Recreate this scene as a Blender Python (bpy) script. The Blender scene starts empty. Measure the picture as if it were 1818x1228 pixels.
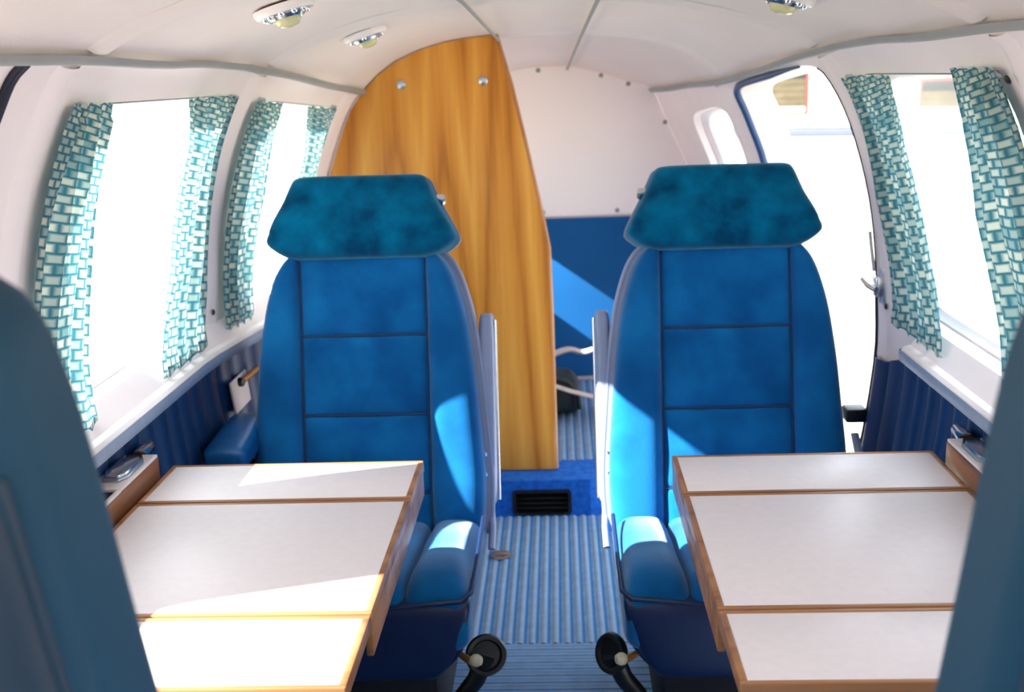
import bpy, bmesh, math, random
from mathutils import Vector, Matrix
random.seed(4)
SC = bpy.context.scene
COL = SC.collection
R = math.radians

# ------------------------------------------------------------------ camera
F, W, H = 2000.0, 1818, 1228
CAMP = Vector((.035, 0, 1.33))
YAW, PITCH, ROLL = R(2.65), R(13.5), R(-2.0)
ROT = Matrix.Rotation(YAW, 3, 'Z') @ Matrix.Rotation(math.pi/2 - PITCH, 3, 'X') @ Matrix.Rotation(ROLL, 3, 'Z')
cd = bpy.data.cameras.new('camera'); cam = bpy.data.objects.new('camera', cd); COL.objects.link(cam)
cam.matrix_world = Matrix.Translation(CAMP) @ ROT.to_4x4()
cd.sensor_width = 36; cd.lens = 36*F/W; cd.clip_start = .02; cd.clip_end = 500
cd.dof.use_dof = True; cd.dof.focus_distance = 1.75; cd.dof.aperture_fstop = 5.6
SC.camera = cam

# ------------------------------------------------------------------ world, sun, exposure
SUN_DIR = Vector((1, .35, -.74)).normalized()      # the way the light travels
w = bpy.data.worlds.new('sky'); SC.world = w; w.use_nodes = True
nt = w.node_tree; nt.nodes.clear()
bg = nt.nodes.new('ShaderNodeBackground'); out = nt.nodes.new('ShaderNodeOutputWorld')
bg.inputs[0].default_value = (.80, .90, 1.0, 1); bg.inputs[1].default_value = 1.6
nt.links.new(bg.outputs[0], out.inputs[0])
sd = bpy.data.lights.new('sun', 'SUN'); sun = bpy.data.objects.new('sun', sd); COL.objects.link(sun)
sd.energy = 14.0; sd.angle = R(.6); sd.color = (1, .93, .82)
sun.rotation_mode = 'QUATERNION'; sun.rotation_quaternion = SUN_DIR.to_track_quat('-Z', 'Y')
sun.location = (-6, -2, 6)
SC.view_settings.view_transform = 'Standard'; SC.view_settings.look = 'None'
SC.view_settings.exposure = 1.42; SC.view_settings.gamma = 1; SC.view_settings.use_curve_mapping = False
SC.cycles.use_denoising = True
SC.cycles.max_bounces = 16; SC.cycles.diffuse_bounces = 10; SC.cycles.transparent_max_bounces = 16
SC.cycles.sample_clamp_indirect = 8
SC.cycles.caustics_reflective = False; SC.cycles.caustics_refractive = False

# ------------------------------------------------------------------ materials
def lin(c):
    return tuple(((v/255)/12.92 if v/255 <= .04045 else ((v/255+.055)/1.055)**2.4) for v in c) + (1,)
def newmat(name):
    m = bpy.data.materials.new(name); m.use_nodes = True
    return m, m.node_tree, m.node_tree.nodes['Principled BSDF']
def mat(name, rgb, rough=.6, metal=0, var=.06, scale=30, bump=.0, bscale=200, sheen=0, sheen_tint=None, coat=0, rgb2=None, stretch=(1,1,1), spec=.5):
    m, t, b = newmat(name); N = t.nodes.new; L = t.links.new
    tc = N('ShaderNodeTexCoord'); mp = N('ShaderNodeMapping'); mp.inputs['Scale'].default_value = stretch
    L(tc.outputs['Object'], mp.inputs[0])
    nz = N('ShaderNodeTexNoise'); nz.inputs['Scale'].default_value = scale; nz.inputs['Detail'].default_value = 4
    L(mp.outputs[0], nz.inputs['Vector'])
    mx = N('ShaderNodeMix'); mx.data_type = 'RGBA'
    c = lin(rgb); c2 = lin(rgb2) if rgb2 else tuple(max(0, v*(1-var*3)) for v in c[:3]) + (1,)
    mx.inputs[6].default_value = c; mx.inputs[7].default_value = c2
    rp = N('ShaderNodeMapRange'); rp.inputs[1].default_value = .35; rp.inputs[2].default_value = .68
    L(nz.outputs[0], rp.inputs[0]); L(rp.outputs[0], mx.inputs[0]); L(mx.outputs[2], b.inputs['Base Color'])
    b.inputs['Roughness'].default_value = rough; b.inputs['Metallic'].default_value = metal
    b.inputs['Specular IOR Level'].default_value = spec
    if coat: b.inputs['Coat Weight'].default_value = coat; b.inputs['Coat Roughness'].default_value = .15
    if sheen:
        b.inputs['Sheen Weight'].default_value = sheen; b.inputs['Sheen Roughness'].default_value = .4
        b.inputs['Sheen Tint'].default_value = sheen_tint or (1,1,1,1)
    if bump:
        n2 = N('ShaderNodeTexNoise'); n2.inputs['Scale'].default_value = bscale; n2.inputs['Detail'].default_value = 3
        L(tc.outputs['Object'], n2.inputs['Vector'])
        bp = N('ShaderNodeBump'); bp.inputs['Strength'].default_value = bump; bp.inputs['Distance'].default_value = .002
        L(n2.outputs[0], bp.inputs['Height']); L(bp.outputs[0], b.inputs['Normal'])
    return m
M = {}
M['headliner'] = mat('headliner vinyl', (226,216,214), .75, var=.015, scale=3, bump=.25, bscale=260)
M['liner'] = mat('white side liner', (244,235,236), .55, var=.015, scale=4)
M['bulkhead'] = mat('white bulkhead panel', (255,251,250), .5, var=.004, scale=4)
M['frame'] = mat('window frame plastic', (236,230,234), .35, var=.01)
M['greyseam'] = mat('grey seam strip', (150,152,152), .6, var=.03, scale=12)
M['velvet'] = mat('blue velour', (14,100,160), .9, var=.1, scale=11, bump=.35, bscale=420, sheen=.6, sheen_tint=(.62,.85,1,1), rgb2=(6,74,132), spec=.05)
M['velvet2'] = mat('blue velour bolster', (18,102,162), .9, var=.1, scale=9, bump=.35, bscale=420, sheen=.6, sheen_tint=(.62,.85,1,1), rgb2=(8,78,136), spec=.05)
M['headvelvet'] = mat('teal velour', (0,98,138), .9, var=.1, scale=16, bump=.4, bscale=420, sheen=.4, sheen_tint=(.35,.8,.95,1), rgb2=(0,58,94), spec=.05)
M['nearseat'] = mat('petrol blue vinyl', (8,58,84), .62, var=.03, scale=5, bump=.08, bscale=500, spec=.3)
M['nearseat2'] = mat('navy vinyl', (5,42,66), .6, var=.04, scale=5)
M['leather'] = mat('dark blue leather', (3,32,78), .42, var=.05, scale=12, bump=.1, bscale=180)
M['leather_arm'] = mat('blue leather', (14,92,160), .38, var=.05, scale=12)
M['piping'] = mat('navy piping', (8,36,80), .5, var=.03)
M['seam'] = mat('blue seam thread', (3,52,98), .8, var=.05)
M['greyvinyl'] = mat('lilac grey vinyl', (136,148,180), .38, var=.03, scale=10)
M['padblue'] = mat('blue pleated vinyl', (4,52,104), .45, var=.05, scale=8)
M['padedge'] = mat('grey blue edge trim', (142,160,186), .5, var=.03)
M['black'] = mat('black plastic', (16,20,24), .4, var=.05)
M['blackblue'] = mat('deep navy cloth', (6,14,34), .8, var=.05)
M['chrome'] = mat('chrome', (214,218,224), .18, metal=1, var=.02)
M['alu'] = mat('brushed aluminium', (196,202,210), .32, metal=1, var=.03)
M['cream'] = mat('cream knob', (214,208,180), .35, var=.03)
M['laminate'] = mat('pale laminate', (228,219,220), .42, var=.012, scale=60, spec=.45)
M['lens'] = mat('yellowed lens', (206,204,160), .2, var=.03)
M['whiteplate'] = mat('white plate', (226,216,220), .4, var=.02)
M['brass'] = mat('bronze lever', (176,128,76), .35, metal=.4, var=.05)
M['webbing'] = mat('cream webbing', (216,206,200), .7, var=.04, scale=60)
M['bag'] = mat('dark green bag', (30,44,52), .7, var=.08, scale=14)
M['bluepanel'] = mat('blue bulkhead panel', (22,92,156), .75, var=.03, scale=5, spec=.15)
M['plush'] = mat('blue plush carpet', (4,110,210), .95, var=.12, scale=60, bump=.9, bscale=260, rgb2=(2,80,180))
M['seal'] = mat('dark blue rubber seal', (16,62,112), .4, var=.04)
M['sealdark'] = mat('near black rubber seal', (14,22,44), .4, var=.04)
M['ground'] = mat('dry pale ground', (186,177,154), .9, var=.03, scale=.6)
M['facade'] = mat('white render', (232,230,226), .8, var=.02, scale=2)
M['redframe'] = mat('faded red frame', (120,44,44), .6, var=.05)
M['band'] = mat('blue grey plinth', (66,74,104), .7, var=.04, scale=3)
M['darkblind'] = mat('dark blind', (14,20,26), .7, var=.05)
M['tan'] = mat('tan blind', (70,64,46), .8, var=.15, scale=3)
M['outer'] = mat('aircraft paint', (230,230,232), .4, var=.01)

def wood(name, c1, c2, c3, scale=1.0, axis='Z', rough=.35, cathedral=False):
    m, t, b = newmat(name); N = t.nodes.new; L = t.links.new
    tc = N('ShaderNodeTexCoord'); mp = N('ShaderNodeMapping')
    s = {'Z': (1,1,.13), 'X': (.13,1,1), 'Y': (1,.13,1)}[axis]
    mp.inputs['Scale'].default_value = tuple(v*scale for v in s)
    L(tc.outputs['Object'], mp.inputs[0])
    n1 = N('ShaderNodeTexNoise'); n1.inputs['Scale'].default_value = 4.0; n1.inputs['Detail'].default_value = 2; n1.inputs['Distortion'].default_value = .3
    L(mp.outputs[0], n1.inputs['Vector'])
    sx = N('ShaderNodeSeparateXYZ'); L(tc.outputs['Object'], sx.inputs[0])
    def mth(op, a, b=None, c=None):
        q = N('ShaderNodeMath'); q.operation = op
        for i, v in enumerate((a, b, c)):
            if v is None: continue
            if isinstance(v, (int, float)): q.inputs[i].default_value = v
            else: L(v, q.inputs[i])
        return q.outputs[0]
    if cathedral:
        def hyp(x0, k, w_):         # nested upward-pointing arches
            ax_ = mth('MULTIPLY', mth('SUBTRACT', sx.outputs[0], x0), w_)
            return mth('ADD', mth('SQRT', mth('ADD', mth('MULTIPLY', ax_, ax_), .02)), mth('MULTIPLY', sx.outputs[2], k))
        v_ = mth('MINIMUM', hyp(-.10, .55, 5.0), mth('ADD', hyp(.045, .5, 6.5), .03))
        v_ = mth('MINIMUM', v_, mth('ADD', hyp(.22, .25, 6.0), .2))
        mulo = mth('ADD', mth('MULTIPLY', v_, 4.2), mth('MULTIPLY', n1.outputs[0], 2.2))
    else: mulo = mth('MULTIPLY', n1.outputs[0], 9)
    fr = N('ShaderNodeMath'); fr.operation = 'PINGPONG'; fr.inputs[1].default_value = 1; L(mulo, fr.inputs[0])
    n2 = N('ShaderNodeTexNoise'); n2.inputs['Scale'].default_value = 90; n2.inputs['Detail'].default_value = 6
    mp2 = N('ShaderNodeMapping'); mp2.inputs['Scale'].default_value = tuple((.05 if v < .5 else 1)*scale for v in s)
    L(tc.outputs['Object'], mp2.inputs[0]); L(mp2.outputs[0], n2.inputs['Vector'])
    ad = N('ShaderNodeMath'); ad.operation = 'MULTIPLY_ADD'; ad.inputs[1].default_value = .55; L(fr.outputs[0], ad.inputs[0])
    m3 = N('ShaderNodeMath'); m3.operation = 'MULTIPLY'; m3.inputs[1].default_value = .45; L(n2.outputs[0], m3.inputs[0]); L(m3.outputs[0], ad.inputs[2])
    cr = N('ShaderNodeValToRGB'); e = cr.color_ramp.elements
    e[0].position = .1; e[0].color = lin(c3); e[1].position = .85; e[1].color = lin(c1)
    k = e.new(.4); k.color = lin(c2)
    L(ad.outputs[0], cr.inputs[0]); L(cr.outputs[0], b.inputs['Base Color'])
    b.inputs['Roughness'].default_value = rough; b.inputs['Coat Weight'].default_value = .03; b.inputs['Specular IOR Level'].default_value = .25
    return m
M['veneer'] = wood('orange walnut veneer', (230,168,76), (208,138,52), (160,92,30), cathedral=True)
M['edgewood'] = wood('brown edge wood', (170,122,84), (150,104,70), (112,74,48), 2, 'X')
M['boxwood'] = wood('brown box wood', (156,104,66), (128,78,46), (92,54,30), 2, 'Y')

def curtain_mat(name, base, sq, line, trans=.5):
    m, t, b = newmat(name); N = t.nodes.new; L = t.links.new
    uv = N('ShaderNodeUVMap')
    br = N('ShaderNodeTexBrick'); br.offset = .5; br.squash = 1
    for k, v in (('Scale', 1), ('Mortar Size', .0048), ('Mortar Smooth', 1.0), ('Bias', -.1), ('Brick Width', .0165), ('Row Height', .0165)):
        br.inputs[k].default_value = v
    br.inputs['Color1'].default_value = lin(sq); br.inputs['Color2'].default_value = lin(tuple(int(a*.4+c*.6) for a, c in zip(sq, base)))
    br.inputs['Mortar'].default_value = lin(base)
    L(uv.outputs[0], br.inputs['Vector'])
    # thin dark thread line under each woven square
    sp = N('ShaderNodeSeparateXYZ'); L(uv.outputs[0], sp.inputs[0])
    dv = N('ShaderNodeMath'); dv.operation = 'DIVIDE'; dv.inputs[1].default_value = .0165; L(sp.outputs[1], dv.inputs[0])
    fr = N('ShaderNodeMath'); fr.operation = 'FRACT'; L(dv.outputs[0], fr.inputs[0])
    lt = N('ShaderNodeMath'); lt.operation = 'LESS_THAN'; lt.inputs[1].default_value = .13; L(fr.outputs[0], lt.inputs[0])
    sc = N('ShaderNodeMath'); sc.operation = 'MULTIPLY'; sc.inputs[1].default_value = .4; L(lt.outputs[0], sc.inputs[0])
    mx = N('ShaderNodeMix'); mx.data_type = 'RGBA'; mx.inputs[7].default_value = lin(line)
    L(sc.outputs[0], mx.inputs[0]); L(br.outputs[0], mx.inputs[6])
    L(mx.outputs[2], b.inputs['Base Color']); b.inputs['Roughness'].default_value = .9; b.inputs['Specular IOR Level'].default_value = .1
    tr = N('ShaderNodeBsdfTranslucent'); L(mx.outputs[2], tr.inputs[0])
    ms = N('ShaderNodeMixShader'); ms.inputs[0].default_value = trans
    o = t.nodes['Material Output']; L(b.outputs[0], ms.inputs[1]); L(tr.outputs[0], ms.inputs[2]); L(ms.outputs[0], o.inputs[0])
    return m
M['curtain'] = curtain_mat('basket weave curtain', (54,116,132), (202,210,198), (34,84,104), .36)

def pane_mat(name, haze, tint):
    m, t, b = newmat(name); N = t.nodes.new; L = t.links.new
    t.nodes.remove(b); o = t.nodes['Material Output']
    tr = N('ShaderNodeBsdfTransparent'); tr.inputs[0].default_value = tint
    gl = N('ShaderNodeBsdfGlossy'); gl.inputs['Roughness'].default_value = .03
    df = N('ShaderNodeBsdfTranslucent'); df.inputs[0].default_value = (1,1,1,1)
    m1 = N('ShaderNodeMixShader'); m1.inputs[0].default_value = .03; L(tr.outputs[0], m1.inputs[1]); L(gl.outputs[0], m1.inputs[2])
    m2 = N('ShaderNodeMixShader'); m2.inputs[0].default_value = haze; L(m1.outputs[0], m2.inputs[1]); L(df.outputs[0], m2.inputs[2])
    L(m2.outputs[0], o.inputs[0]); return m
M['pane'] = pane_mat('acrylic pane', .10, (.98,.99,1,1))

def stripe_mat(name, axis, period, c1, c2, rough=.85, lo=-.98, hi=-.25):
    m, t, b = newmat(name); N = t.nodes.new; L = t.links.new
    tc = N('ShaderNodeTexCoord'); sp = N('ShaderNodeSeparateXYZ'); L(tc.outputs['Object'], sp.inputs[0])
    nz = N('ShaderNodeTexNoise'); nz.inputs['Scale'].default_value = 35; nz.inputs['Detail'].default_value = 5; L(tc.outputs['Object'], nz.inputs['Vector'])
    a = N('ShaderNodeMath'); a.operation = 'MULTIPLY_ADD'; a.inputs[1].default_value = .003; L(nz.outputs[0], a.inputs[0]); L(sp.outputs[axis], a.inputs[2])
    k = N('ShaderNodeMath'); k.operation = 'MULTIPLY'; k.inputs[1].default_value = 2*math.pi/period; L(a.outputs[0], k.inputs[0])
    s = N('ShaderNodeMath'); s.operation = 'COSINE'; L(k.outputs[0], s.inputs[0])
    cr = N('ShaderNodeMapRange'); cr.inputs[1].default_value = lo; cr.inputs[2].default_value = hi; L(s.outputs[0], cr.inputs[0])
    mx = N('ShaderNodeMix'); mx.data_type = 'RGBA'; mx.inputs[6].default_value = lin(c2); mx.inputs[7].default_value = lin(c1)
    L(cr.outputs[0], mx.inputs[0])
    m2 = N('ShaderNodeMix'); m2.data_type = 'RGBA'; m2.blend_type = 'MULTIPLY'; m2.inputs[0].default_value = .35
    L(mx.outputs[2], m2.inputs[6]); L(nz.outputs[0], m2.inputs[7]); L(m2.outputs[2], b.inputs['Base Color'])
    b.inputs['Roughness'].default_value = rough; return m
M['ribx'] = stripe_mat('ribbed blue carpet', 0, .0285, (142,172,206), (26,122,192))
M['riby'] = stripe_mat('ribbed blue carpet mat', 1, .030, (140,178,214), (22,108,178), lo=-.8, hi=.1)

# ------------------------------------------------------------------ object helpers
ORG = {}
def props(o, label=None, cat=None, group=None, kind=None):
    if label: o['label'] = label
    if cat: o['category'] = cat
    if group: o['group'] = group
    if kind: o['kind'] = kind
    return o
def thing(name, loc, label=None, cat=None, group=None, kind=None):
    o = bpy.data.objects.new(name, None); COL.objects.link(o); o.location = loc
    o.empty_display_size = .05; ORG[o] = Vector(loc)
    return props(o, label, cat, group, kind)
def obj(name, verts, faces, m, parent=None, smooth=True, uvs=None, label=None, sharp=None):
    """verts are in world metres; the mesh is stored relative to its parent's (or its own) base point"""
    if parent is not None: base = ORG[parent]
    else:
        xs = [v[0] for v in verts]; ys = [v[1] for v in verts]; zs = [v[2] for v in verts]
        base = Vector(((min(xs)+max(xs))/2, (min(ys)+max(ys))/2, min(zs)))
    me = bpy.data.meshes.new(name)
    me.from_pydata([(v[0]-base[0], v[1]-base[1], v[2]-base[2]) for v in verts], [], faces)
    me.materials.append(m if not isinstance(m, str) else M[m])
    if uvs:
        ul = me.uv_layers.new(name='UVMap')
        for p in me.polygons:
            for li in p.loop_indices: ul.data[li].uv = uvs[me.loops[li].vertex_index]
    if smooth: me.polygons.foreach_set('use_smooth', [True]*len(me.polygons))
    me.update()
    if sharp: me.set_sharp_from_angle(angle=R(sharp))
    o = bpy.data.objects.new(name, me); COL.objects.link(o); ORG[o] = base
    if parent is not None:
        o.parent = parent                       # the child keeps its parent's base point as origin
    else: o.location = base
    if label: o['label'] = label
    return o
def from_bm(name, bm, m, parent=None, smooth=True, sharp=35, label=None):
    bmesh.ops.recalc_face_normals(bm, faces=bm.faces)
    bm.verts.index_update()
    v = [tuple(a.co) for a in bm.verts]; f = [[a.index for a in q.verts] for q in bm.faces]; bm.free()
    return obj(name, v, f, m, parent, smooth, label=label, sharp=sharp)
def bm_box(bm, c, s, bev=.003, rot=None, seg=2):
    r = bmesh.ops.create_cube(bm, size=1)
    T = Matrix.Translation(c) @ (rot.to_4x4() if rot else Matrix.Identity(4)) @ Matrix.Diagonal((s[0], s[1], s[2], 1))
    bmesh.ops.transform(bm, matrix=T, verts=r['verts'])
    if bev:
        es = list({e for v in r['verts'] for e in v.link_edges})
        bmesh.ops.bevel(bm, geom=es, offset=bev, segments=seg, profile=.5, affect='EDGES')
def box(name, c, s, m, parent=None, bev=.003, rot=None, label=None, seg=2):
    bm = bmesh.new(); bm_box(bm, c, s, bev, rot, seg); return from_bm(name, bm, m, parent, label=label)
def tube_mesh(pts, r, n=10, flat=None, closed=False):
    pts = [Vector(p) for p in pts]; V = []; Fc = []; N = len(pts)
    prev = None
    for i, p in enumerate(pts):
        a = pts[i-1] if (i or closed) else p; b = pts[(i+1) % N] if (i < N-1 or closed) else p
        d = (b-a).normalized()
        if prev is None:
            u = d.cross(Vector((0,0,1)));
            if u.length < .1: u = d.cross(Vector((0,1,0)))
        else: u = prev - d*prev.dot(d)
        u.normalize(); prev = u; v = d.cross(u)
        rr = r[i] if isinstance(r, (list, tuple)) else r
        for k in range(n):
            t = 2*math.pi*k/n
            V.append(p + u*math.cos(t)*rr + v*math.sin(t)*rr*(flat or 1))
    for i in range(N if closed else N-1):
        for k in range(n):
            j = (i+1) % N
            Fc.append((i*n+k, i*n+(k+1) % n, j*n+(k+1) % n, j*n+k))
    if not closed: Fc.append(tuple(range(n))[::-1]); Fc.append(tuple(range((N-1)*n, N*n)))
    return V, Fc
def tube(name, pts, r, m, parent=None, n=10, flat=None, closed=False, label=None):
    V, Fc = tube_mesh(pts, r, n, flat, closed); return obj(name, V, Fc, m, parent, label=label, sharp=50)
def lathe(name, c, axis, prof, m, parent=None, n=28, label=None):
    """prof: (radius, height) pairs along axis from c"""
    ax = Vector(axis).normalized(); q = Vector((0,0,1)).rotation_difference(ax); V = []; Fc = []
    for r, h in prof:
        for k in range(n):
            t = 2*math.pi*k/n; V.append(Vector(c) + q @ Vector((r*math.cos(t), r*math.sin(t), h)))
    for i in range(len(prof)-1):
        for k in range(n): Fc.append((i*n+k, i*n+(k+1) % n, (i+1)*n+(k+1) % n, (i+1)*n+k))
    Fc.append(tuple(range(n))[::-1]); Fc.append(tuple(range((len(prof)-1)*n, len(prof)*n)))
    return obj(name, V, Fc, m, parent, label=label, sharp=40)
def prism(name, pts, off, m, parent=None, bev=0, label=None, smooth=False):
    bm = bmesh.new(); vs = [bm.verts.new(p) for p in pts]; f = bm.faces.new(vs)
    r = bmesh.ops.extrude_face_region(bm, geom=[f]); nv = [g for g in r['geom'] if isinstance(g, bmesh.types.BMVert)]
    bmesh.ops.translate(bm, vec=off, verts=nv)
    if bev:
        bm.normal_update()
        es = [e for e in bm.edges if len(e.link_faces) == 2 and e.calc_face_angle(0) > .6]
        bmesh.ops.bevel(bm, geom=es, offset=bev, segments=2, profile=.5, affect='EDGES')
    return from_bm(name, bm, m, parent, smooth, 30, label=label)
def interp(rows, v):
    if v <= rows[0][0]: return rows[0][1:]
    for a, b in zip(rows, rows[1:]):
        if v <= b[0]:
            f = (v-a[0])/(b[0]-a[0]); return tuple(p*(1-f)+q*f for p, q in zip(a[1:], b[1:]))
    return rows[-1][1:]
def smooth_rows(rows, k=6):
    """Catmull-Rom through (v, a, b...) rows"""
    o = []
    for i in range(len(rows)-1):
        p0, p1, p2, p3 = rows[max(i-1, 0)], rows[i], rows[i+1], rows[min(i+2, len(rows)-1)]
        for j in range(k):
            f = j/k
            o.append(tuple(.5*(2*b+(-a+c)*f+(2*a-5*b+4*c-d)*f*f+(-a+3*b-3*c+d)*f**3) for a, b, c, d in zip(p0, p1, p2, p3)))
    o.append(tuple(rows[-1])); return o
def pillow(name, rows, tf, tb, FR, m, parent=None, n=5.0, nv=None, nx=26, nz=26, relief=None, bulge=0., label=None):
    """padded slab: rows (v, xl, xr); front thickness tf, back tb; FR = frame matrix (x, v-up, front) -> world"""
    nv = nv or n; V = []; Fc = []
    v0, v1 = rows[0][0], rows[-1][0]
    def e(q, k): return max(0, 1-abs(q)**k)**(1/k)
    for side in (1, -1):
        for j in range(nz+1):
            tq = math.sin(math.pi/2*(2*j/nz-1)); v = v0+(v1-v0)*(tq+1)/2; xl, xr = interp(rows, v)
            for i in range(nx+1):
                s = math.sin(math.pi/2*(2*i/nx-1)); x = xl+(xr-xl)*(s+1)/2
                k = e(s, n)*e(tq, nv)
                if side > 0:
                    d = tf*k + bulge*(1-s*s)*(1-tq*tq)
                    if relief: d += relief(x, v)*min(1, k*1.5)
                else: d = -tb*k
                V.append(FR @ Vector((x, v, d)))
    S = (nx+1)*(nz+1)
    for j in range(nz):
        for i in range(nx):
            a = j*(nx+1)+i; b = a+1; c = b+nx+1; d = a+nx+1
            Fc.append((a, b, c, d)); Fc.append((S+a, S+d, S+c, S+b))
    bm = bmesh.new(); bv = [bm.verts.new(v) for v in V]
    for f in Fc: bm.faces.new([bv[q] for q in f])
    bmesh.ops.remove_doubles(bm, verts=bm.verts, dist=1e-5)
    return from_bm(name, bm, m, parent, True, None, label=label)

# ------------------------------------------------------------------ cabin cross-section: half profiles (x, z) at stations Y
ST = {-.8: [(.62,0),(.74,.25),(.80,.60),(.80,.80),(.775,1.0),(.73,1.18),(.67,1.31),(.62,1.375),(.50,1.43),(.33,1.475),(.16,1.497),(0,1.505)],
 2.4: [(.62,0),(.74,.25),(.80,.60),(.80,.80),(.775,1.0),(.73,1.18),(.67,1.31),(.62,1.37),(.50,1.425),(.33,1.47),(.16,1.492),(0,1.50)],
 3.37: [(.50,0),(.62,.25),(.67,.6),(.675,.8),(.665,1.02),(.61,1.18),(.575,1.25),(.54,1.295),(.435,1.38),(.285,1.43),(.137,1.445),(0,1.45)],
 4.45: [(.42,0),(.50,.25),(.55,.6),(.56,.8),(.54,.95),(.50,1.05),(.455,1.15),(.405,1.255),(.31,1.30),(.207,1.335),(.10,1.36),(0,1.365)]}
SK = sorted(ST)
def sec(Y, t):
    Y = min(max(Y, SK[0]), SK[-1])
    for a, b in zip(SK, SK[1:]):
        if Y <= b:
            f = (Y-a)/(b-a); P = [(p[0]*(1-f)+q[0]*f, p[1]*(1-f)+q[1]*f) for p, q in zip(ST[a], ST[b])]; break
    n = 11; t = min(max(t, 0), n); i = min(int(t), n-1); f = t-i
    p0 = P[max(i-1, 0)]; p1 = P[i]; p2 = P[i+1]; p3 = P[i+2] if i+2 <= n else (-P[n-1][0], P[n-1][1])
    return tuple(.5*(2*b+(-a+c)*f+(2*a-5*b+4*c-d)*f*f+(-a+3*b-3*c+d)*f**3) for a, b, c, d in zip(p0, p1, p2, p3))
def nrm(Y, t):                       # inward normal of the right half (points to the cabin axis)
    a = sec(Y, t-.05); b = sec(Y, t+.05); dx, dz = b[0]-a[0], b[1]-a[1]; L = math.hypot(dx, dz) or 1
    nx, nz = -dz/L, dx/L
    return (nx, nz)
def sh(side, Y, t, off=0.):          # point on the liner, moved inward by off
    x, z = sec(Y, t)
    if off:
        n = nrm(Y, t); x += n[0]*off; z += n[1]*off
    return Vector((side*x, Y, z))
def t_of_z(Y, z):
    lo, hi = 0., 11.
    for _ in range(30):
        m_ = (lo+hi)/2
        if sec(Y, m_)[1] < z: lo = m_
        else: hi = m_
    return lo

# ------------------------------------------------------------------ walls with openings
def strip(V, Fc, side, Y0, Y1, t0, t1, ny, n_t, off=0.):
    b = len(V)
    for j in range(ny+1):
        for k in range(n_t+1):
            Y = Y0+(Y1-Y0)*j/ny; t = t0+(t1-t0)*k/n_t
            V.append(sh(side, Y, t, off(Y, t) if callable(off) else off))
    for j in range(ny):
        for k in range(n_t):
            a = b+j*(n_t+1)+k; Fc.append((a, a+1, a+n_t+2, a+n_t+1))
NA = 96
def holepts(h):
    Y0, Y1, t0, t1, n = h; cy, ct, a, b = (Y0+Y1)/2, (t0+t1)/2, (Y1-Y0)/2, (t1-t0)/2; o = []
    for k in range(NA):
        th = 2*math.pi*k/NA; c, s = math.cos(th), math.sin(th); mx = max(abs(c), abs(s)); qx, qy = c/mx, s/mx
        r = (abs(qx)**n+abs(qy)**n)**(-1/n)
        o.append((cy+a*qx*r, ct+b*qy*r, qx, qy))
    return o
def cell(V, Fc, side, Y0, Y1, t0, t1, hole, K=8):
    hp = holepts(hole); b = len(V)
    for k in range(K+1):
        f = k/K
        for (y, t, qx, qy) in hp:
            oy = (Y0+Y1)/2+(Y1-Y0)/2*qx; ot = (t0+t1)/2+(t1-t0)/2*qy
            V.append(sh(side, oy+(y-oy)*f, ot+(t-ot)*f))
    for k in range(K):
        for i in range(NA):
            j = (i+1) % NA; Fc.append((b+k*NA+i, b+k*NA+j, b+(k+1)*NA+j, b+(k+1)*NA+i))
def reveal(V, Fc, side, hole, d0, d1, shrink=0., n=3):
    hp = holepts(hole); b = len(V); cy, ct = (hole[0]+hole[1])/2, (hole[2]+hole[3])/2
    for k in range(n+1):
        f = k/n
        for (y, t, _, _) in hp:
            p = sh(side, y+(cy-y)*shrink*f, t+(ct-t)*shrink*f); p.x += side*(d0+(d1-d0)*f); V.append(p)
    for k in range(n):
        for i in range(NA):
            j = (i+1) % NA; Fc.append((b+k*NA+i, b+k*NA+j, b+(k+1)*NA+j, b+(k+1)*NA+i))
YA, YB = -.8, 4.45
TS = 2.62                                    # where the sill begins on the profile
HL = [(-.5,1.425,2.97,5.75,16), (1.675,2.47,2.97,6.0,9), (2.63,3.20,2.97,6.0,8), (3.75,4.38,3.15,5.0,7)]
HR = [(-.5,1.40,3.4,6.0,7), (1.70,2.50,2.97,6.0,9), (2.62,3.42,.25,6.75,7), (3.62,4.08,3.6,5.9,4)]
CL = [(YA,1.55), (1.55,2.54), (2.54,3.38), (3.38,YB)]
CR = [(YA,1.55), (1.55,2.56), (2.56,3.50), (3.50,YB)]
def wall(side, name, cells, holes, door=None):
    V = []; Fc = []
    for (a, b), h in zip(cells, holes):
        if h is door: cell(V, Fc, side, a, b, .0, 7, h, 12)
        else:
            strip(V, Fc, side, a, b, 0, TS, 12, 14); cell(V, Fc, side, a, b, TS, 7, h)
        reveal(V, Fc, side, h, 0, .10 if h is door else .05, .0 if h is door else .012)
    o = obj(name, V, Fc, 'liner', None, True, sharp=38); o['kind'] = 'structure'; return o
wl = wall(-1, 'wall_left', CL, HL); wr = wall(1, 'wall_right', CR, HR, HR[2])
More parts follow.
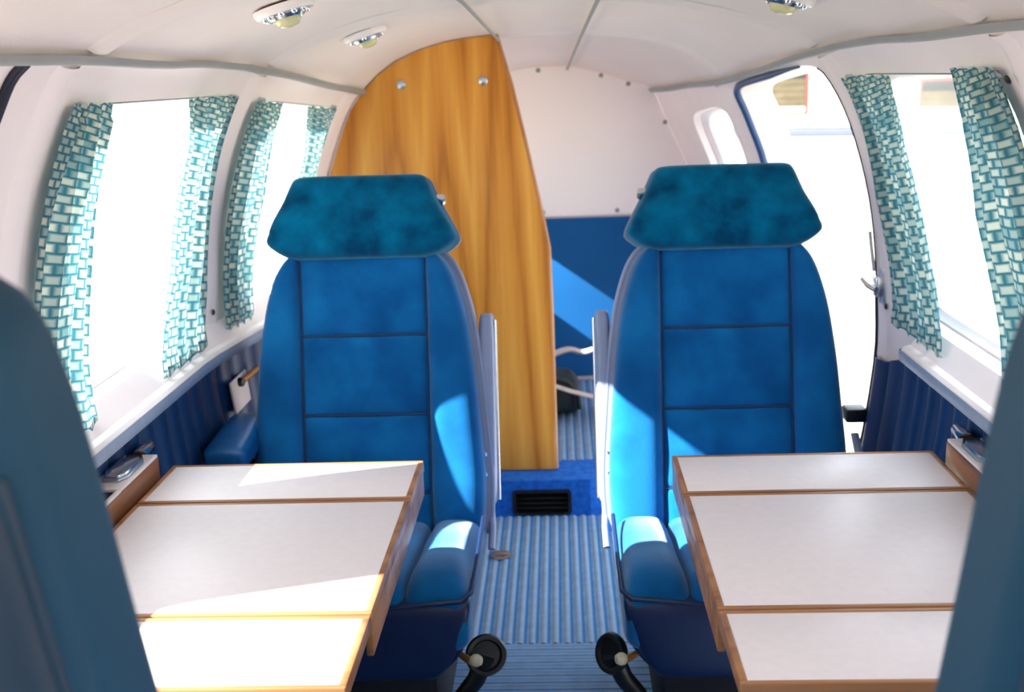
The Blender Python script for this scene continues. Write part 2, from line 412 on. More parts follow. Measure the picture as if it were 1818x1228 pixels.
# outer skin of the fuselage (0.1 m outside the liner) with the same openings, so light enters only through them
def skin(side, name, cells, holes, door=None):
    V = []; Fc = []
    for (a, b), h in zip(cells, holes):
        hp = holepts(h); t0 = -.0 if h is door else TS; K = 4; base = len(V)
        if h is not door:
            bb = len(V)
            for j in range(5):
                for k in range(9):
                    p = sh(side, a+(b-a)*j/4, TS*k/8); p.x += side*.1; V.append(p)
            for j in range(4):
                for k in range(8):
                    q = bb+j*9+k; Fc.append((q, q+1, q+10, q+9))
        base = len(V)
        for k in range(K+1):
            f = k/K
            for (y, t, qx, qy) in hp:
                oy = (a+b)/2+(b-a)/2*qx; ot = (t0+7.2)/2+(7.2-t0)/2*qy
                p = sh(side, oy+(y-oy)*f, ot+(t-ot)*f); p.x += side*.1; V.append(p)
        for k in range(K):
            for i in range(NA):
                j = (i+1) % NA; Fc.append((base+k*NA+i, base+k*NA+j, base+(k+1)*NA+j, base+(k+1)*NA+i))
        if h is not door: reveal(V, Fc, side, h, .0505, .10, 0, 1)
    return obj(name, V, Fc, 'outer', wl if side < 0 else wr, True, sharp=40, label='white painted outer skin')
skin(-1, 'outer_skin', CL, HL); skin(1, 'outer_skin', CR, HR, HR[2])

# ceiling: fabric headliner pulled between cross ribs
RIBS = [-.8, .1, .95, 1.60, 2.55, 3.38, 4.45]
def sag(Y, t):
    for a, b in zip(RIBS, RIBS[1:]):
        if Y <= b: f = (Y-a)/(b-a); break
    s = math.sin(math.pi*min(max(f, 0), 1))
    lat = min(1, (t-7)/1.2) if t < 9 else 1
    return -.012*(s**.7)*lat + .004*math.sin(9*Y+3*t)*s
V = []; Fc = []
for side in (-1, 1):
    b = len(V)
    ny, n_t = 150, 34
    for j in range(ny+1):
        Y = YA+(YB-YA)*j/ny
        for k in range(n_t+1):
            t = 7+4*k/n_t; V.append(sh(side, Y, t, sag(Y, t)))
    for j in range(ny):
        for k in range(n_t):
            a = b+j*(n_t+1)+k; Fc.append((a, a+1, a+n_t+2, a+n_t+1))
ceil = obj('ceiling', V, Fc, 'headliner'); ceil['kind'] = 'structure'
V = []; Fc = []
for side in (-1, 1):
    b = len(V)
    for j in range(31):
        Y = YA-.0+(YB+.1-YA)*j/30
        for k in range(9):
            p = sh(side, Y, 6.6+4.4*k/8); p.z += .08; p.x += side*.06*(1-k/8); V.append(p)
    for j in range(30):
        for k in range(8):
            a = b+j*9+k; Fc.append((a, a+1, a+10, a+9))
obj('roof_skin', V, Fc, 'outer', ceil, label='white painted roof skin')
# cross ribs under the headliner and down the pillars
def rib(name, Y, width, depth, side, t0, t1, parent, m='liner'):
    V = []; Fc = []; n = 26
    for k in range(n+1):
        t = t0+(t1-t0)*k/n
        for q in (0, .25, .5, .75, 1):
            V.append(sh(side, Y+(q-.5)*width, t, depth*math.sin(math.pi*q)**.6-.003))
    for k in range(n):
        for q in range(4):
            a = k*5+q; Fc.append((a, a+1, a+6, a+5))
    return obj(name, V, Fc, m, parent)
for side, par in ((-1, wl), (1, wr)):
    rib('pillar_cover', 1.57 if side < 0 else 1.60, .09, .009, side, TS, 6.85, par)
    rib('pillar_cover', 2.545 if side < 0 else 2.56, .09, .010, side, TS if side < 0 else 2.9, 6.85, par)
    if side < 0: rib('pillar_cover', 3.28, .10, .009, side, TS, 6.85, par)
    else: rib('pillar_cover', 3.52, .13, .012, side, 2, 6.85, par)
    for Y in (.95, 1.60, 2.55, 3.42):
        rib('rib_cover', Y, .09, .010, side, 7.2, 11, ceil, 'headliner')

# seam strips (grey welting) along the ceiling
def strip_along(name, side, t, halfw, off, Y0, Y1, m, n=90, label=None, wav=0):
    V = []; Fc = []
    for j in range(n+1):
        Y = Y0+(Y1-Y0)*j/n; x, z = sec(Y, t); a = sec(Y, t-.3); b = sec(Y, t+.3)
        d = Vector((b[0]-a[0], 0, b[1]-a[1])).normalized(); nn = Vector((nrm(Y, t)[0], 0, nrm(Y, t)[1]))
        c = Vector((x, Y, z))+nn*(off+wav*math.sin(Y*11))
        for q in (-1, -.5, 0, .5, 1):
            p = c+d*halfw*q+nn*(.005*(1-q*q)); V.append(Vector((side*p.x, p.y, p.z)))
        V.append(Vector((side*(c-d*halfw-nn*.012).x, Y, (c-d*halfw-nn*.012).z)))
    for j in range(n):
        for q in range(4):
            a = j*6+q; Fc.append((a, a+1, a+7, a+6))
    o = obj(name, V, Fc, m); o['kind'] = 'structure'
    if label: o['label'] = label
    return o
strip_along('trim_1', -1, 7.08, .011, .010, YA, YB, 'greyseam', label='grey seam strip between the ceiling and the left wall', wav=.002)
strip_along('trim_2', 1, 7.08, .011, .010, YA, YB, 'greyseam', label='grey seam strip between the ceiling and the right wall', wav=.002)
tx = 9.98
strip_along('trim_3', -1, 10.05, .005, .016, YA, 3.40, 'greyseam', label='grey ceiling seam running to the top of the wooden partition')
strip_along('trim_4', 1, 10.2, .005, .016, YA, YB, 'greyseam', label='grey ceiling seam right of the wooden partition')

# sill ledges, blue pleated side pads below them
def ledge(side, name, Y0, Y1):
    V = []; Fc = []; n = 60
    def pts(Y):
        w_ = sec(Y, 2.97); iw = .062 if Y < 3.3 else .05
        if side > 0 and Y > 2.36 and Y < 2.7: iw = -.004
        xo = w_[0]+.02; zi = .735; xi = sec(Y, 2.5)[0]-iw
        return [(xo, w_[1]+.001), (w_[0]-.006, w_[1]-.001), (xi+.022, zi+.016), (xi+.008, zi+.013), (xi, zi+.004), (xi+.001, zi-.012), (xi+.02, zi-.02), (xo-.01, zi-.02)]
    for j in range(n+1):
        Y = Y0+(Y1-Y0)*j/n
        for x, z in pts(Y): V.append((side*x, Y, z))
    for j in range(n):
        for k in range(7):
            a = j*8+k; Fc.append((a, a+1, a+9, a+8))
    Fc.append(tuple(range(8))); Fc.append(tuple(n*8+k for k in range(8)))
    par = wl if side < 0 else wr
    o = obj('sill', V, Fc, 'liner', par, True, sharp=35, label='white window sill ledge')
    # grey-blue edge binding
    V = []; Fc = []
    for j in range(n+1):
        Y = Y0+(Y1-Y0)*j/n; p = pts(Y)
        for x, z in ((p[4][0]-.0015, p[4][1]+.004), (p[4][0]-.003, p[4][1]-.004), (p[5][0]-.002, p[5][1]-.004), (p[6][0], p[6][1]-.003)): V.append((side*x, Y, z))
    for j in range(n):
        for k in range(3):
            a = j*4+k; Fc.append((a, a+1, a+5, a+4))
    obj('sill_binding', V, Fc, 'padedge', o)
    return o
ledge(-1, 'l', YA, YB); ledge(1, 'r', YA, 2.44); ledge(1, 'r2', 3.46, YB)
def pads(side, Y0, Y1, period=.075):
    n = int((Y1-Y0)/period); par = wl if side < 0 else wr
    for i in range(n):
        a = Y0+(Y1-Y0)*i/n; b = Y0+(Y1-Y0)*(i+1)/n; V = []; Fc = []
        for q in range(9):
            f = q/8; Y = a+(b-a)*f; d = .004+.016*math.sin(math.pi*f)**.6
            tp = 2.42 if not (side > 0 and Y > 2.43) else 2.42-.16*min(1, (Y-2.43)/.1)
            for k in range(15): V.append(sh(side, Y, .35+(tp-.35)*k/14, d))
        for q in range(8):
            for k in range(14):
                c = q*15+k; Fc.append((c, c+1, c+16, c+15))
        obj('pleat', V, Fc, 'padblue', par)
pads(-1, 1.3, 3.37); pads(1, 1.3, 2.60)

# ------------------------------------------------------------------ windows: frame and pane in each opening
def window(i, side, hole, label):
    Y0, Y1, t0, t1, n = hole
    root = thing('window_%d' % i, sh(side, (Y0+Y1)/2, t0), kind='structure', label=label)
    cy, ct = (Y0+Y1)/2, (t0+t1)/2; V = []; Fc = []
    prof_ = [(.0, .030), (.035, .028), (.06, .036), (.095, .042), (.10, .052)]     # (inset fraction, outward depth)
    hp = holepts(hole); A = (Y1-Y0)/2; B = (t1-t0)/2
    for ins, d in prof_:
        fy = 1-ins; ft = 1-ins*.7
        for (y, t, _, _) in hp:
            p = sh(side, cy+(y-cy)*fy, ct+(t-ct)*ft); p.x += side*d; V.append(p)
    for k in range(len(prof_)-1):
        for q in range(NA):
            j = (q+1) % NA; Fc.append((k*NA+q, k*NA+j, (k+1)*NA+j, (k+1)*NA+q))
    obj('window_frame', V, Fc, 'frame', root, True, sharp=30)
    V = []; Fc = []; K = 6
    for k in range(K+1):
        f = .91*(1-k/K)
        for (y, t, _, _) in hp:
            p = sh(side, cy+(y-cy)*f, ct+(t-ct)*f*1.03); p.x += side*.05; V.append(p)
    for k in range(K):
        for q in range(NA):
            j = (q+1) % NA; Fc.append((k*NA+q, k*NA+j, (k+1)*NA+j, (k+1)*NA+q))
    obj('pane', V, Fc, 'pane', root)
    return root
window(1, -1, HL[0], 'forward left window with a near black seal at the left edge of the picture')
window(2, -1, HL[1], 'large left cabin window beside the table')
window(3, -1, HL[2], 'second left cabin window next to the wooden partition')
window(4, -1, HL[3], 'rear left window hidden behind the wooden partition')
window(5, 1, HR[0], 'forward right window outside the picture')
window(6, 1, HR[1], 'large right cabin window beside the table')
window(7, 1, HR[3], 'small rear right window behind the door opening')
# dark seal round the forward left window
def seal(name, side, hole, k0, k1, r, m, parent, off=.004, closed=False):
    hp = holepts(hole); pts = [sh(side, *hp[k % NA][:2], off) for k in range(k0, k1)]
    return tube(name, pts, r, m, parent, 8, closed=closed)
fw = bpy.data.objects['window_1']
seal('rubber_seal', -1, HL[0], 0, NA, .008, 'sealdark', fw, .004, True)
tube('seal_strap', [sh(-1, 1.425-.001*k, 4.6+2.35*k/10, .004) for k in range(11)], .008, 'sealdark', fw, 8)
d1 = thing('door_1', sh(1, 3.0, .3), kind='structure', label='open cabin doorway with blue rubber seal behind the right aisle seat')
hp_ = holepts(HR[2]); up_ = [k for k in range(NA) if hp_[k][1] > .4]
ks = sorted(range(NA), key=lambda k: k)
aft = [k for k in ks if hp_[k][2] > -.98 and hp_[k][3] > -.9 and hp_[k][0] > 2.72]
aft.sort(key=lambda k: math.atan2(hp_[k][3], hp_[k][2]))
n_ = len(aft)
tube('rubber_seal', [sh(1, hp_[k][0], hp_[k][1], .003) for k in aft], [.0105 if i < n_*.8 else .0105-.008*(i-n_*.8)/(n_*.2) for i in range(n_)], 'seal', d1, 8)
fwd = sorted([k for k in ks if hp_[k][2] < -.98], key=lambda k: hp_[k][3])
tube('edge_gasket', [sh(1, hp_[k][0]-.002, hp_[k][1], .001) for k in fwd], [.005 if hp_[k][1] < 3.2 else .002 for k in fwd], 'sealdark', d1, 6)
# chrome latch on the forward edge of the doorway
lp = sh(1, 2.60, 3.15, .0)
latch = thing('door_latch', lp, 'chrome door latch on the forward edge of the open doorway below the curtain', 'latch')
def wl_box(name, side, Y, t, off, size, m, parent, bev=.003, label=None, twist=0):
    p = sh(side, Y, t, off); n = nrm(Y, t); nv = Vector((side*n[0], 0, n[1])); up = Vector((0,1,0)).cross(nv)*(1 if side < 0 else -1)
    if up.z < 0: up = -up
    rot = Matrix((nv, Vector((0,1,0)), nv.cross(Vector((0,1,0))))).transposed()
    return box(name, p, size, m, parent, bev, rot @ Matrix.Rotation(twist, 3, 'X'), label)
wl_box('latch_plate', 1, 2.575, 3.15, .004, (.006, .045, .085), 'alu', latch, .0025)
wl_box('latch_housing', 1, 2.585, 3.15, .012, (.018, .026, .05), 'chrome', latch, .006)
tube('latch_lever', [sh(1, 2.565, 3.13, .024), sh(1, 2.59, 3.16, .03), sh(1, 2.615, 3.22, .034)], [.007, .008, .006], 'chrome', latch)
tube('striker_rod', [sh(1, 2.607, 3.3, .01), sh(1, 2.61, 3.6, .012), sh(1, 2.61, 3.75, .012)], .004, 'alu', latch)

# ------------------------------------------------------------------ floor
def grid(name, x0, x1, y0, y1, z, nx, ny, m, parent=None, relief=None, kind=None, label=None):
    V = []; Fc = []
    for j in range(ny+1):
        for i in range(nx+1):
            x = x0+(x1-x0)*i/nx; y = y0+(y1-y0)*j/ny; V.append((x, y, z+(relief(x, y) if relief else 0)))
    for j in range(ny):
        for i in range(nx):
            a = j*(nx+1)+i; Fc.append((a, a+1, a+nx+2, a+nx+1))
    o = obj(name, V, Fc, m, parent, label=label)
    if kind: o['kind'] = kind
    return o
V = []; Fc = []
for j in range(31):
    Y = YA+(YB-YA)*j/30; x = sec(Y, 0)[0]+.02
    V += [(-x, Y, -.012), (x, Y, -.012)]
for j in range(30): Fc.append((2*j, 2*j+1, 2*j+3, 2*j+2))
fl = obj('floor', V, Fc, 'blackblue'); fl['kind'] = 'structure'
P = .0285
grid('ribbed_carpet', -.60, .60, 2.47, 3.275, -.002, 420, 4, 'ribx', fl, lambda x, y: .0025*max(-.4, math.cos(2*math.pi*x/P)), label='ribbed blue grey aisle carpet with lengthwise ribs')
grid('cross_ribbed_carpet', -.60, .60, 1.3, 2.468, -.001, 4, 520, 'riby', fl, lambda x, y: .0025*max(-.4, math.cos(2*math.pi*y/.030)), label='cross ribbed front part of the aisle carpet')
grid('rear_carpet', -.46, .46, 3.45, 4.44, .117, 340, 4, 'ribx', fl, lambda x, y: .0025*max(-.4, math.cos(2*math.pi*x/P)), label='ribbed carpet of the raised baggage floor')
# plush step with chamfered right corner and heater vent
vx0, vx1, vz0, vz1 = -.126+.0, .045, .004, .079
def riser():
    bm = bmesh.new()
    # front face with rectangular recess, built of quads
    X = [-.50, vx0, vx1, .11, .135]; Z = [-.012, vz0, vz1, .1, .115]
    yf = 3.276
    def v(x, y, z): return bm.verts.new((x, y, z))
    for i in range(3):
        for j in range(4):
            if i == 1 and j == 1: continue
            bm.faces.new([v(X[i], yf, Z[j]), v(X[i+1], yf, Z[j]), v(X[i+1], yf, Z[j+1]), v(X[i], yf, Z[j+1])])
    # top, chamfered towards the right
    bm.faces.new([v(-.50, yf, .115), v(.11, yf, .115), v(.07, 3.45, .117), v(-.50, 3.45, .117)])
    bm.faces.new([v(.11, yf, -.012), v(.50, 3.40, -.012), v(.50, 3.46, .09), v(.11, yf, .115)])
    bm.faces.new([v(.11, yf, .115), v(.50, 3.46, .09), v(.50, 3.47, .117), v(.07, 3.46, .117)])
    bmesh.ops.remove_doubles(bm, verts=bm.verts, dist=1e-4)
    return from_bm('carpeted_step', bm, 'plush', fl, smooth=False, sharp=None, label='bright blue plush carpeted step')
riser()
vent = thing('heater_vent', (-.04, 3.28, 0), 'black louvred heater vent set in the plush blue step at the end of the aisle', 'vent')
bm = bmesh.new(); yf = 3.279
def rr(x0, x1, z0, z1, r, n=6):
    o = []
    for cx, cz, a0 in ((x1-r, z1-r, 0), (x0+r, z1-r, 90), (x0+r, z0+r, 180), (x1-r, z0+r, 270)):
        for k in range(n+1): o.append((cx+r*math.cos(R(a0+90*k/n)), cz+r*math.sin(R(a0+90*k/n))))
    return o
outer = [(x, yf-.006, z) for x, z in rr(vx0-.006, vx1+.006, vz0-.003, vz1+.006, .014)]
inner = [(x, yf-.006, z) for x, z in rr(vx0+.004, vx1-.004, vz0+.004, vz1-.004, .010)]
n = len(outer); bk = [(x, yf+.05, z) for x, _, z in inner]; of = [(x, yf, z) for x, _, z in outer]
Vv = outer+inner+bk+of; Fv = []
for i in range(n):
    j = (i+1) % n; Fv += [(i, j, n+j, n+i), (n+i, n+j, 2*n+j, 2*n+i), (3*n+i, 3*n+j, j, i)]
Fv.append(tuple(range(2*n, 3*n)))
bm.free()
obj('vent_frame', Vv, Fv, 'black', vent, True, sharp=40)
for k in range(4):
    z = vz0+.014+k*.0165
    box('slat', ((vx0+vx1)/2, yf+.008, z), (vx1-vx0-.010, .018, .0022), 'black', vent, .0006, Matrix.Rotation(R(-35), 3, 'X'))
# seat rail fitting on the aisle floor
rf = thing('floor_fitting', (-.155, 2.98, 0), 'small tarnished metal fitting on the aisle carpet left of centre', 'fitting')
lathe('ring', (-.155, 2.98, .0), (0,0,1), [(.03,0),(.03,.004),(.022,.006),(.014,.003),(.0,.003)], 'alu', rf)
box('cross_bar', (-.155, 2.98, .006), (.05, .008, .006), 'alu', rf, .002)

# ------------------------------------------------------------------ front wall with windscreen opening (behind the camera)
def front_wall():
    Y = YA+.01; pts = []
    for side in (1, -1):
        ks = range(0, 45) if side > 0 else range(44, -1, -1)
        for k in ks:
            p = sh(side, Y, 11*k/44); pts.append(p)
    cz = .75; V = []; Fc = []; n = len(pts)
    inn_ = []
    for p in pts:
        inn_.append(Vector((p.x*.78, Y, max(1.02, cz+(p.z-cz)*.90))))
    V = pts+inn_
    for i in range(n):
        j = (i+1) % n; Fc.append((i, j, n+j, n+i))
    o = obj('wall_front', V, Fc, 'liner', None, False); o['kind'] = 'structure'
front_wall()

# ------------------------------------------------------------------ rear bulkhead
def secpoly(Y, z0, z1, off, yy, side=(-1, 1)):
    t0, t1 = t_of_z(Y, z0), t_of_z(Y, z1) if z1 else 11
    r = []
    N_ = 26
    for k in range(N_+1):
        t = t0+(t1-t0)*k/N_; x, z = sec(Y, t); r.append((x-off, z-(off if t > 7 else 0)))
    pts = [(x, yy, z) for x, z in r]+[(-x, yy, z) for x, z in (r[::-1] if z1 else r[-2::-1])]
    return pts
rear = prism('wall_rear', secpoly(4.45, .0, None, -.03, 4.455), (0, .03, 0), 'liner'); rear['kind'] = 'structure'
up = prism('upper_panel', secpoly(4.45, .782, None, .006, 4.445), (0, .008, 0), 'bulkhead', rear, .003, label='white arched upper panel')
lo = prism('lower_panel', secpoly(4.45, .13, .775, .004, 4.440), (0, .012, 0), 'bluepanel', rear, .003, label='blue lower panel')
for (x, z) in ((-.034,1.345),(.206,1.318),(.31,1.283),(.45,1.135),(-.03,.80),(.262,.80)):
    lathe('screw', (x, 4.446, z), (0,-1,0), [(.009,0),(.009,.003),(.006,.006),(0,.006)], 'greyseam', rear, 14)

# ------------------------------------------------------------------ wooden partition
pz = [(-sec(3.37, t_of_z(3.37, z))[0]+.004, z) for z in (.107,.25,.4,.6,.8,.92,1.02)] + [(-.597,1.191),(-.572,1.245),(-.538,1.292),(-.49,1.34),(-.435,1.377),(-.36,1.41),(-.285,1.430),(-.21,1.440),(-.14,1.445)]
pz = [p for p in pz if p[0] < -.0]+[(-.101,1.304),(-.06,1.115),(-.021,.923),(-.004,.821),(.0,.60),(.002,.107)]
part = thing('partition', (-.35, 3.37, .117), 'tall curved orange wood veneer partition behind the left aisle seat', 'partition')
prism('veneer_panel', [(x, 3.362, max(z, .119)) for x, z in pz], (0, .018, 0), 'veneer', part, .0025)
for (x, z) in ((-.418,1.315),(-.178,1.318)):
    lathe('screw', (x, 3.363, z), (0,-1,0), [(.0135,0),(.0135,.003),(.009,.006),(.003,.0065),(.003,.003),(0,.003)], 'alu', part, 20)
edge = [Vector((x+.002, 3.371, z)) for x, z in [(-.14,1.445),(-.101,1.304),(-.06,1.115),(-.021,.923),(-.004,.821),(.0,.60),(.002,.12)]]
tube('lit_edge_strip', edge, .0055, wood('edge wood with light painted in', (206,160,120), (190,140,96), (160,110,70), 2, 'Z'), part, 8, flat=1.6, label='panel edge coloured paler to stand for the light on it')  # paler wood tone paints in the light falling on the panel's edge face

# ------------------------------------------------------------------ bag and straps behind the partition
bag = thing('duffel_bag', (.02, 4.0, .12), 'dark bag lying on the raised rear floor beside the partition edge', 'bag')
FRb = Matrix(((1,0,0,.0),(0,0,-1,3.98),(0,1,0,.125),(0,0,0,1)))
pillow('bag_body', smooth_rows([(.0,-.10,.085),(.05,-.11,.095),(.11,-.10,.09),(.15,-.07,.06)]), .09, .12, FRb, 'bag', bag, 3.0)
tube('bag_rim', [(-.10,3.885,.26),(0,3.875,.275),(.05,3.875,.262),(.085,3.88,.22),(.09,3.88,.16)], .009, 'black', bag)
strap = thing('cargo_strap', (.06, 3.9, .2), 'cream webbing strap lying across the dark bag', 'strap')
tube('webbing', [(-.10,3.86,.285),(-.02,3.855,.262),(.06,3.85,.235),(.13,3.85,.215),(.17,3.86,.2)], .019, 'webbing', strap, 8, flat=.35)
box('buckle', (.16,3.86,.205), (.035,.012,.03), 'bag', strap, .004)
def curve_pts(P, k=6):
    return [Vector(q[1:]) for q in smooth_rows([(i, *p) for i, p in enumerate(P)], k)]
strap2 = thing('seat_belt', (.06, 4.15, .2), 'loose pale belt looped behind the dark bag', 'belt')
tube('webbing', curve_pts([(-.08,4.2,.245),(.0,4.2,.285),(.06,4.21,.30),(.11,4.22,.285),(.16,4.21,.30),(.22,4.2,.335)]), .030, 'webbing', strap2, 8, flat=.35)
lathe('belt_clip', (.185,3.95,.26), (0,-1,.2), [(.016,0),(.016,.008),(.008,.012),(0,.012)], 'chrome', strap2)

# ------------------------------------------------------------------ ceiling lights
def ceiling_light(Y, x, label, kind):
    side = -1 if x < 0 else 1; t = 7
    lo_, hi_ = 7., 11.
    for _ in range(30):
        t = (lo_+hi_)/2
        if sec(Y, t)[0] > abs(x): lo_ = t
        else: hi_ = t
    n = nrm(Y, t); nv = Vector((side*n[0], 0, n[1])); c = sh(side, Y, t, -.006)
    root = thing('ceiling_light', c, label, 'light', 'reading lights in the ceiling')
    lathe('bezel', c, nv, [(.054,-.004),(.054,.004),(.05,.009),(.042,.010),(.038,.004),(.034,-.004)], 'frame', root, 36)
    tl = (nv+Vector((.5*side*0, .35, -.0))).normalized()
    lathe('chrome_reflector', c, nv, [(.035,-.004),(.036,.012),(.030,.018),(.026,.013),(.0,.010)], 'chrome', root, 32)
    for k in range(10 if kind else 4):
        a = 2*math.pi*k/(10 if kind else 4); u = Vector((0,1,0)); v = nv.cross(u)
        p = c+u*math.cos(a)*.037+v*math.sin(a)*.037
        lathe('knurl', p, nv, [(.006,0),(.007,.010),(.004,.015),(0,.015)], 'chrome', root, 10)
    lathe('lens', c+nv*.012, (nv+Vector((0,-.12,0))).normalized(), [(.024,0),(.024,.008),(.019,.016),(.010,.019),(0,.019)], 'lens', root, 28)
    return root
ceiling_light(1.99, -.425, 'chrome ceiling light with yellowed lens, the nearer of the two on the left', 1)
ceiling_light(2.75, -.413, 'smaller looking chrome ceiling light with yellowed lens just before the partition top', 0)
ceiling_light(2.09, .44, 'ceiling light cut off by the top edge on the right', 1)
# small wire hanging from the right ceiling panel
for i, (side, Y, t) in enumerate(((-1, 1.64, 5.97), (1, 1.63, 5.97), (1, 2.545, 2.95), (-1, 2.53, 3.1))):
    p = sh(side, Y, t, .012 if Y < 2 else .009); n = nrm(Y, t)
    lathe('screw', p, (side*n[0], 0, n[1]), [(.007,0),(.007,.002),(.004,.004),(0,.004)], 'black', wl if side < 0 else wr, 12)

# ------------------------------------------------------------------ curtains
def curtain(side, inner, outer, tr, label, seed, npl=5, amp=.011, flare=0):
    """inner / outer: Y of the two vertical edges as rows (t, Y); hangs just inside the liner"""
    rnd = random.Random(seed); nx, nz = 64, 46; V = []; Fc = []; U = []
    ph = [rnd.uniform(-.4, .4) for _ in range(6)]
    length = .60
    for j in range(nz+1):
        f = j/nz; t = tr[0]+(tr[1]-tr[0])*f
        ya = interp(inner, t)[0]; yb = interp(outer, t)[0]
        for i in range(nx+1):
            s = i/nx; Y = ya+(yb-ya)*s
            pl = math.sin(2*math.pi*npl*s+ph[0]+.5*math.sin(4*f+ph[1]))+.35*math.sin(2*math.pi*npl*1.7*s+ph[2]+2*f)
            a = amp*(.75+.35*math.sin(3*f+ph[3]))*(.45+.55*min(1, f/.12))
            top = 1 if f > .94 else 0
            off = .016+a*pl*(.55 if top else 1)+.013*max(0, min(1, (3.5-t)/.6))**1.5
            if f < .06: off += flare*(.06-f)/.06
            tt = t+(.03*math.sin(2*math.pi*npl*s+1) if (f == 0 or f == 1) else 0)
            V.append(sh(side, Y+.004*math.sin(9*f+6*s+ph[4]), tt, off)); U.append((s*npl*.062, f*length+.004*math.sin(7*s)))
    for j in range(nz):
        for i in range(nx):
            a = j*(nx+1)+i; Fc.append((a, a+1, a+nx+2, a+nx+1))
    o = obj('curtain', V, Fc, 'curtain', None, True, uvs=U)
    return props(o, label, 'curtain', 'basket weave curtains')
curtain(-1, [(2.7,1.615),(6.05,1.62)], [(2.7,1.845),(3.4,1.84),(4.3,1.84),(5.2,1.825),(6.05,1.765)], (2.84,6.05), 'dark teal checked curtain at the front edge of the large left window', 1, 4)
curtain(-1, [(2.7,2.13),(3.8,2.26),(5.3,2.23),(6.05,2.13)], [(2.7,2.42),(3.4,2.47),(6.05,2.455)], (2.80,6.05), 'sunlit pale checked curtain at the rear edge of the large left window', 2, 4, flare=.01)
curtain(-1, [(2.7,2.555),(6.05,2.575)], [(2.7,2.715),(4.3,2.81),(6.05,2.745)], (2.84,6.0), 'dark green checked curtain at the front edge of the second left window', 3, 4)
curtain(-1, [(2.7,3.05),(4.7,3.035),(6.05,2.93)], [(2.7,3.20),(6.05,3.19)], (2.84,6.0), 'narrow pale checked curtain beside the wooden partition', 4, 4)
curtain(1, [(2.7,2.12),(3.7,2.24),(4.9,2.28),(6.05,2.18)], [(2.5,2.44),(4.2,2.53),(6.05,2.51)], (2.84,6.02), 'long blue checked curtain between the right window and the doorway', 5, 5, flare=.006)
curtain(1, [(2.7,1.65),(6.1,1.65)], [(2.7,1.85),(4.4,1.935),(5.2,1.90),(6.1,1.83)], (2.84,6.15), 'teal checked curtain at the right edge of the picture', 6, 4)
def rod(side, Y0, Y1, t, label):
    root = thing('curtain_rod', sh(side, (Y0+Y1)/2, t, .012), label, 'curtain rod')
    tube('wire', [sh(side, Y0+(Y1-Y0)*k/12, t, -.002) for k in range(13)], .0016, 'greyseam', root, 6)
    for Y in (Y0, Y1): lathe('eyelet', sh(side, Y, t, -.002), (-side, 0, 0), [(.005,0),(.005,.014),(.003,.018),(0,.018)], 'alu', root, 10)
rod(-1, 1.67, 2.455, 5.97, 'thin curtain wire over the large left window')
rod(-1, 2.625, 3.185, 5.97, 'thin curtain wire over the second left window')
rod(1, 1.69, 2.485, 5.97, 'thin curtain wire over the right window')

# ------------------------------------------------------------------ tables
def table(side, label):
    z = .62; root = thing('folding_table', (side*.49, 1.63, 0), label, 'table', None)
    xi, xo = .236, .722; th = .022; b = .010
    leaves = [('rear_leaf', 1.838, 2.035), ('middle_leaf', 1.406, 1.834), ('front_leaf', 1.212, 1.402)]
    for nm, y0, y1 in leaves:
        dz = 0
        cx, cy = side*(xi+xo)/2, (y0+y1)/2
        leaf = box(nm, (cx, cy, z-th/2-.0004), (xo-xi-2*b+.001, y1-y0-2*b+.001, th), 'laminate', root, .0005)
        bm = bmesh.new()
        hx, hy = (xo-xi)/2, (y1-y0)/2
        for (sx, sy, wx, wy) in ((0, 1, 2*hx, b), (0, -1, 2*hx, b), (1, 0, b, 2*hy-2*b), (-1, 0, b, 2*hy-2*b)):
            bm_box(bm, (cx+sx*(hx-b/2), cy+sy*(hy-b/2), z-th/2), (wx, wy, th+.001), .0022)
        from_bm('wood_edging', bm, 'edgewood', leaf)
    for y in (1.836, 1.404):
        tube('piano_hinge', [(side*(xi+.01), y, z-.008), (side*(xo-.01), y, z-.008)], .0032, 'brass', root, 8)
    # deep side apron under the rear and middle leaves, support arm to the wall
    box('apron', (side*(xi+.006), (1.412+2.03)/2, z-.045), (.010, .618, .046), 'edgewood', root, .002)
    box('apron', (side*(xi+xo)/2, 2.024, z-.04), (xo-xi-.02, .010, .034), 'edgewood', root, .002)
    box('support_rail', (side*.50, 1.55, z-.035), (.44, .03, .024), 'alu', root, .003)
    box('support_rail', (side*.50, 1.92, z-.035), (.44, .03, .024), 'alu', root, .003)
    box('support_leg', (side*.71, 1.74, z/2-.02), (.03, .10, z-.06), 'alu', root, .006)
    return root
table(-1, 'pale laminate folding table with brown wood edging on the left, streaked with sun')
table(1, 'pale laminate folding table with brown wood edging on the right, in shade')

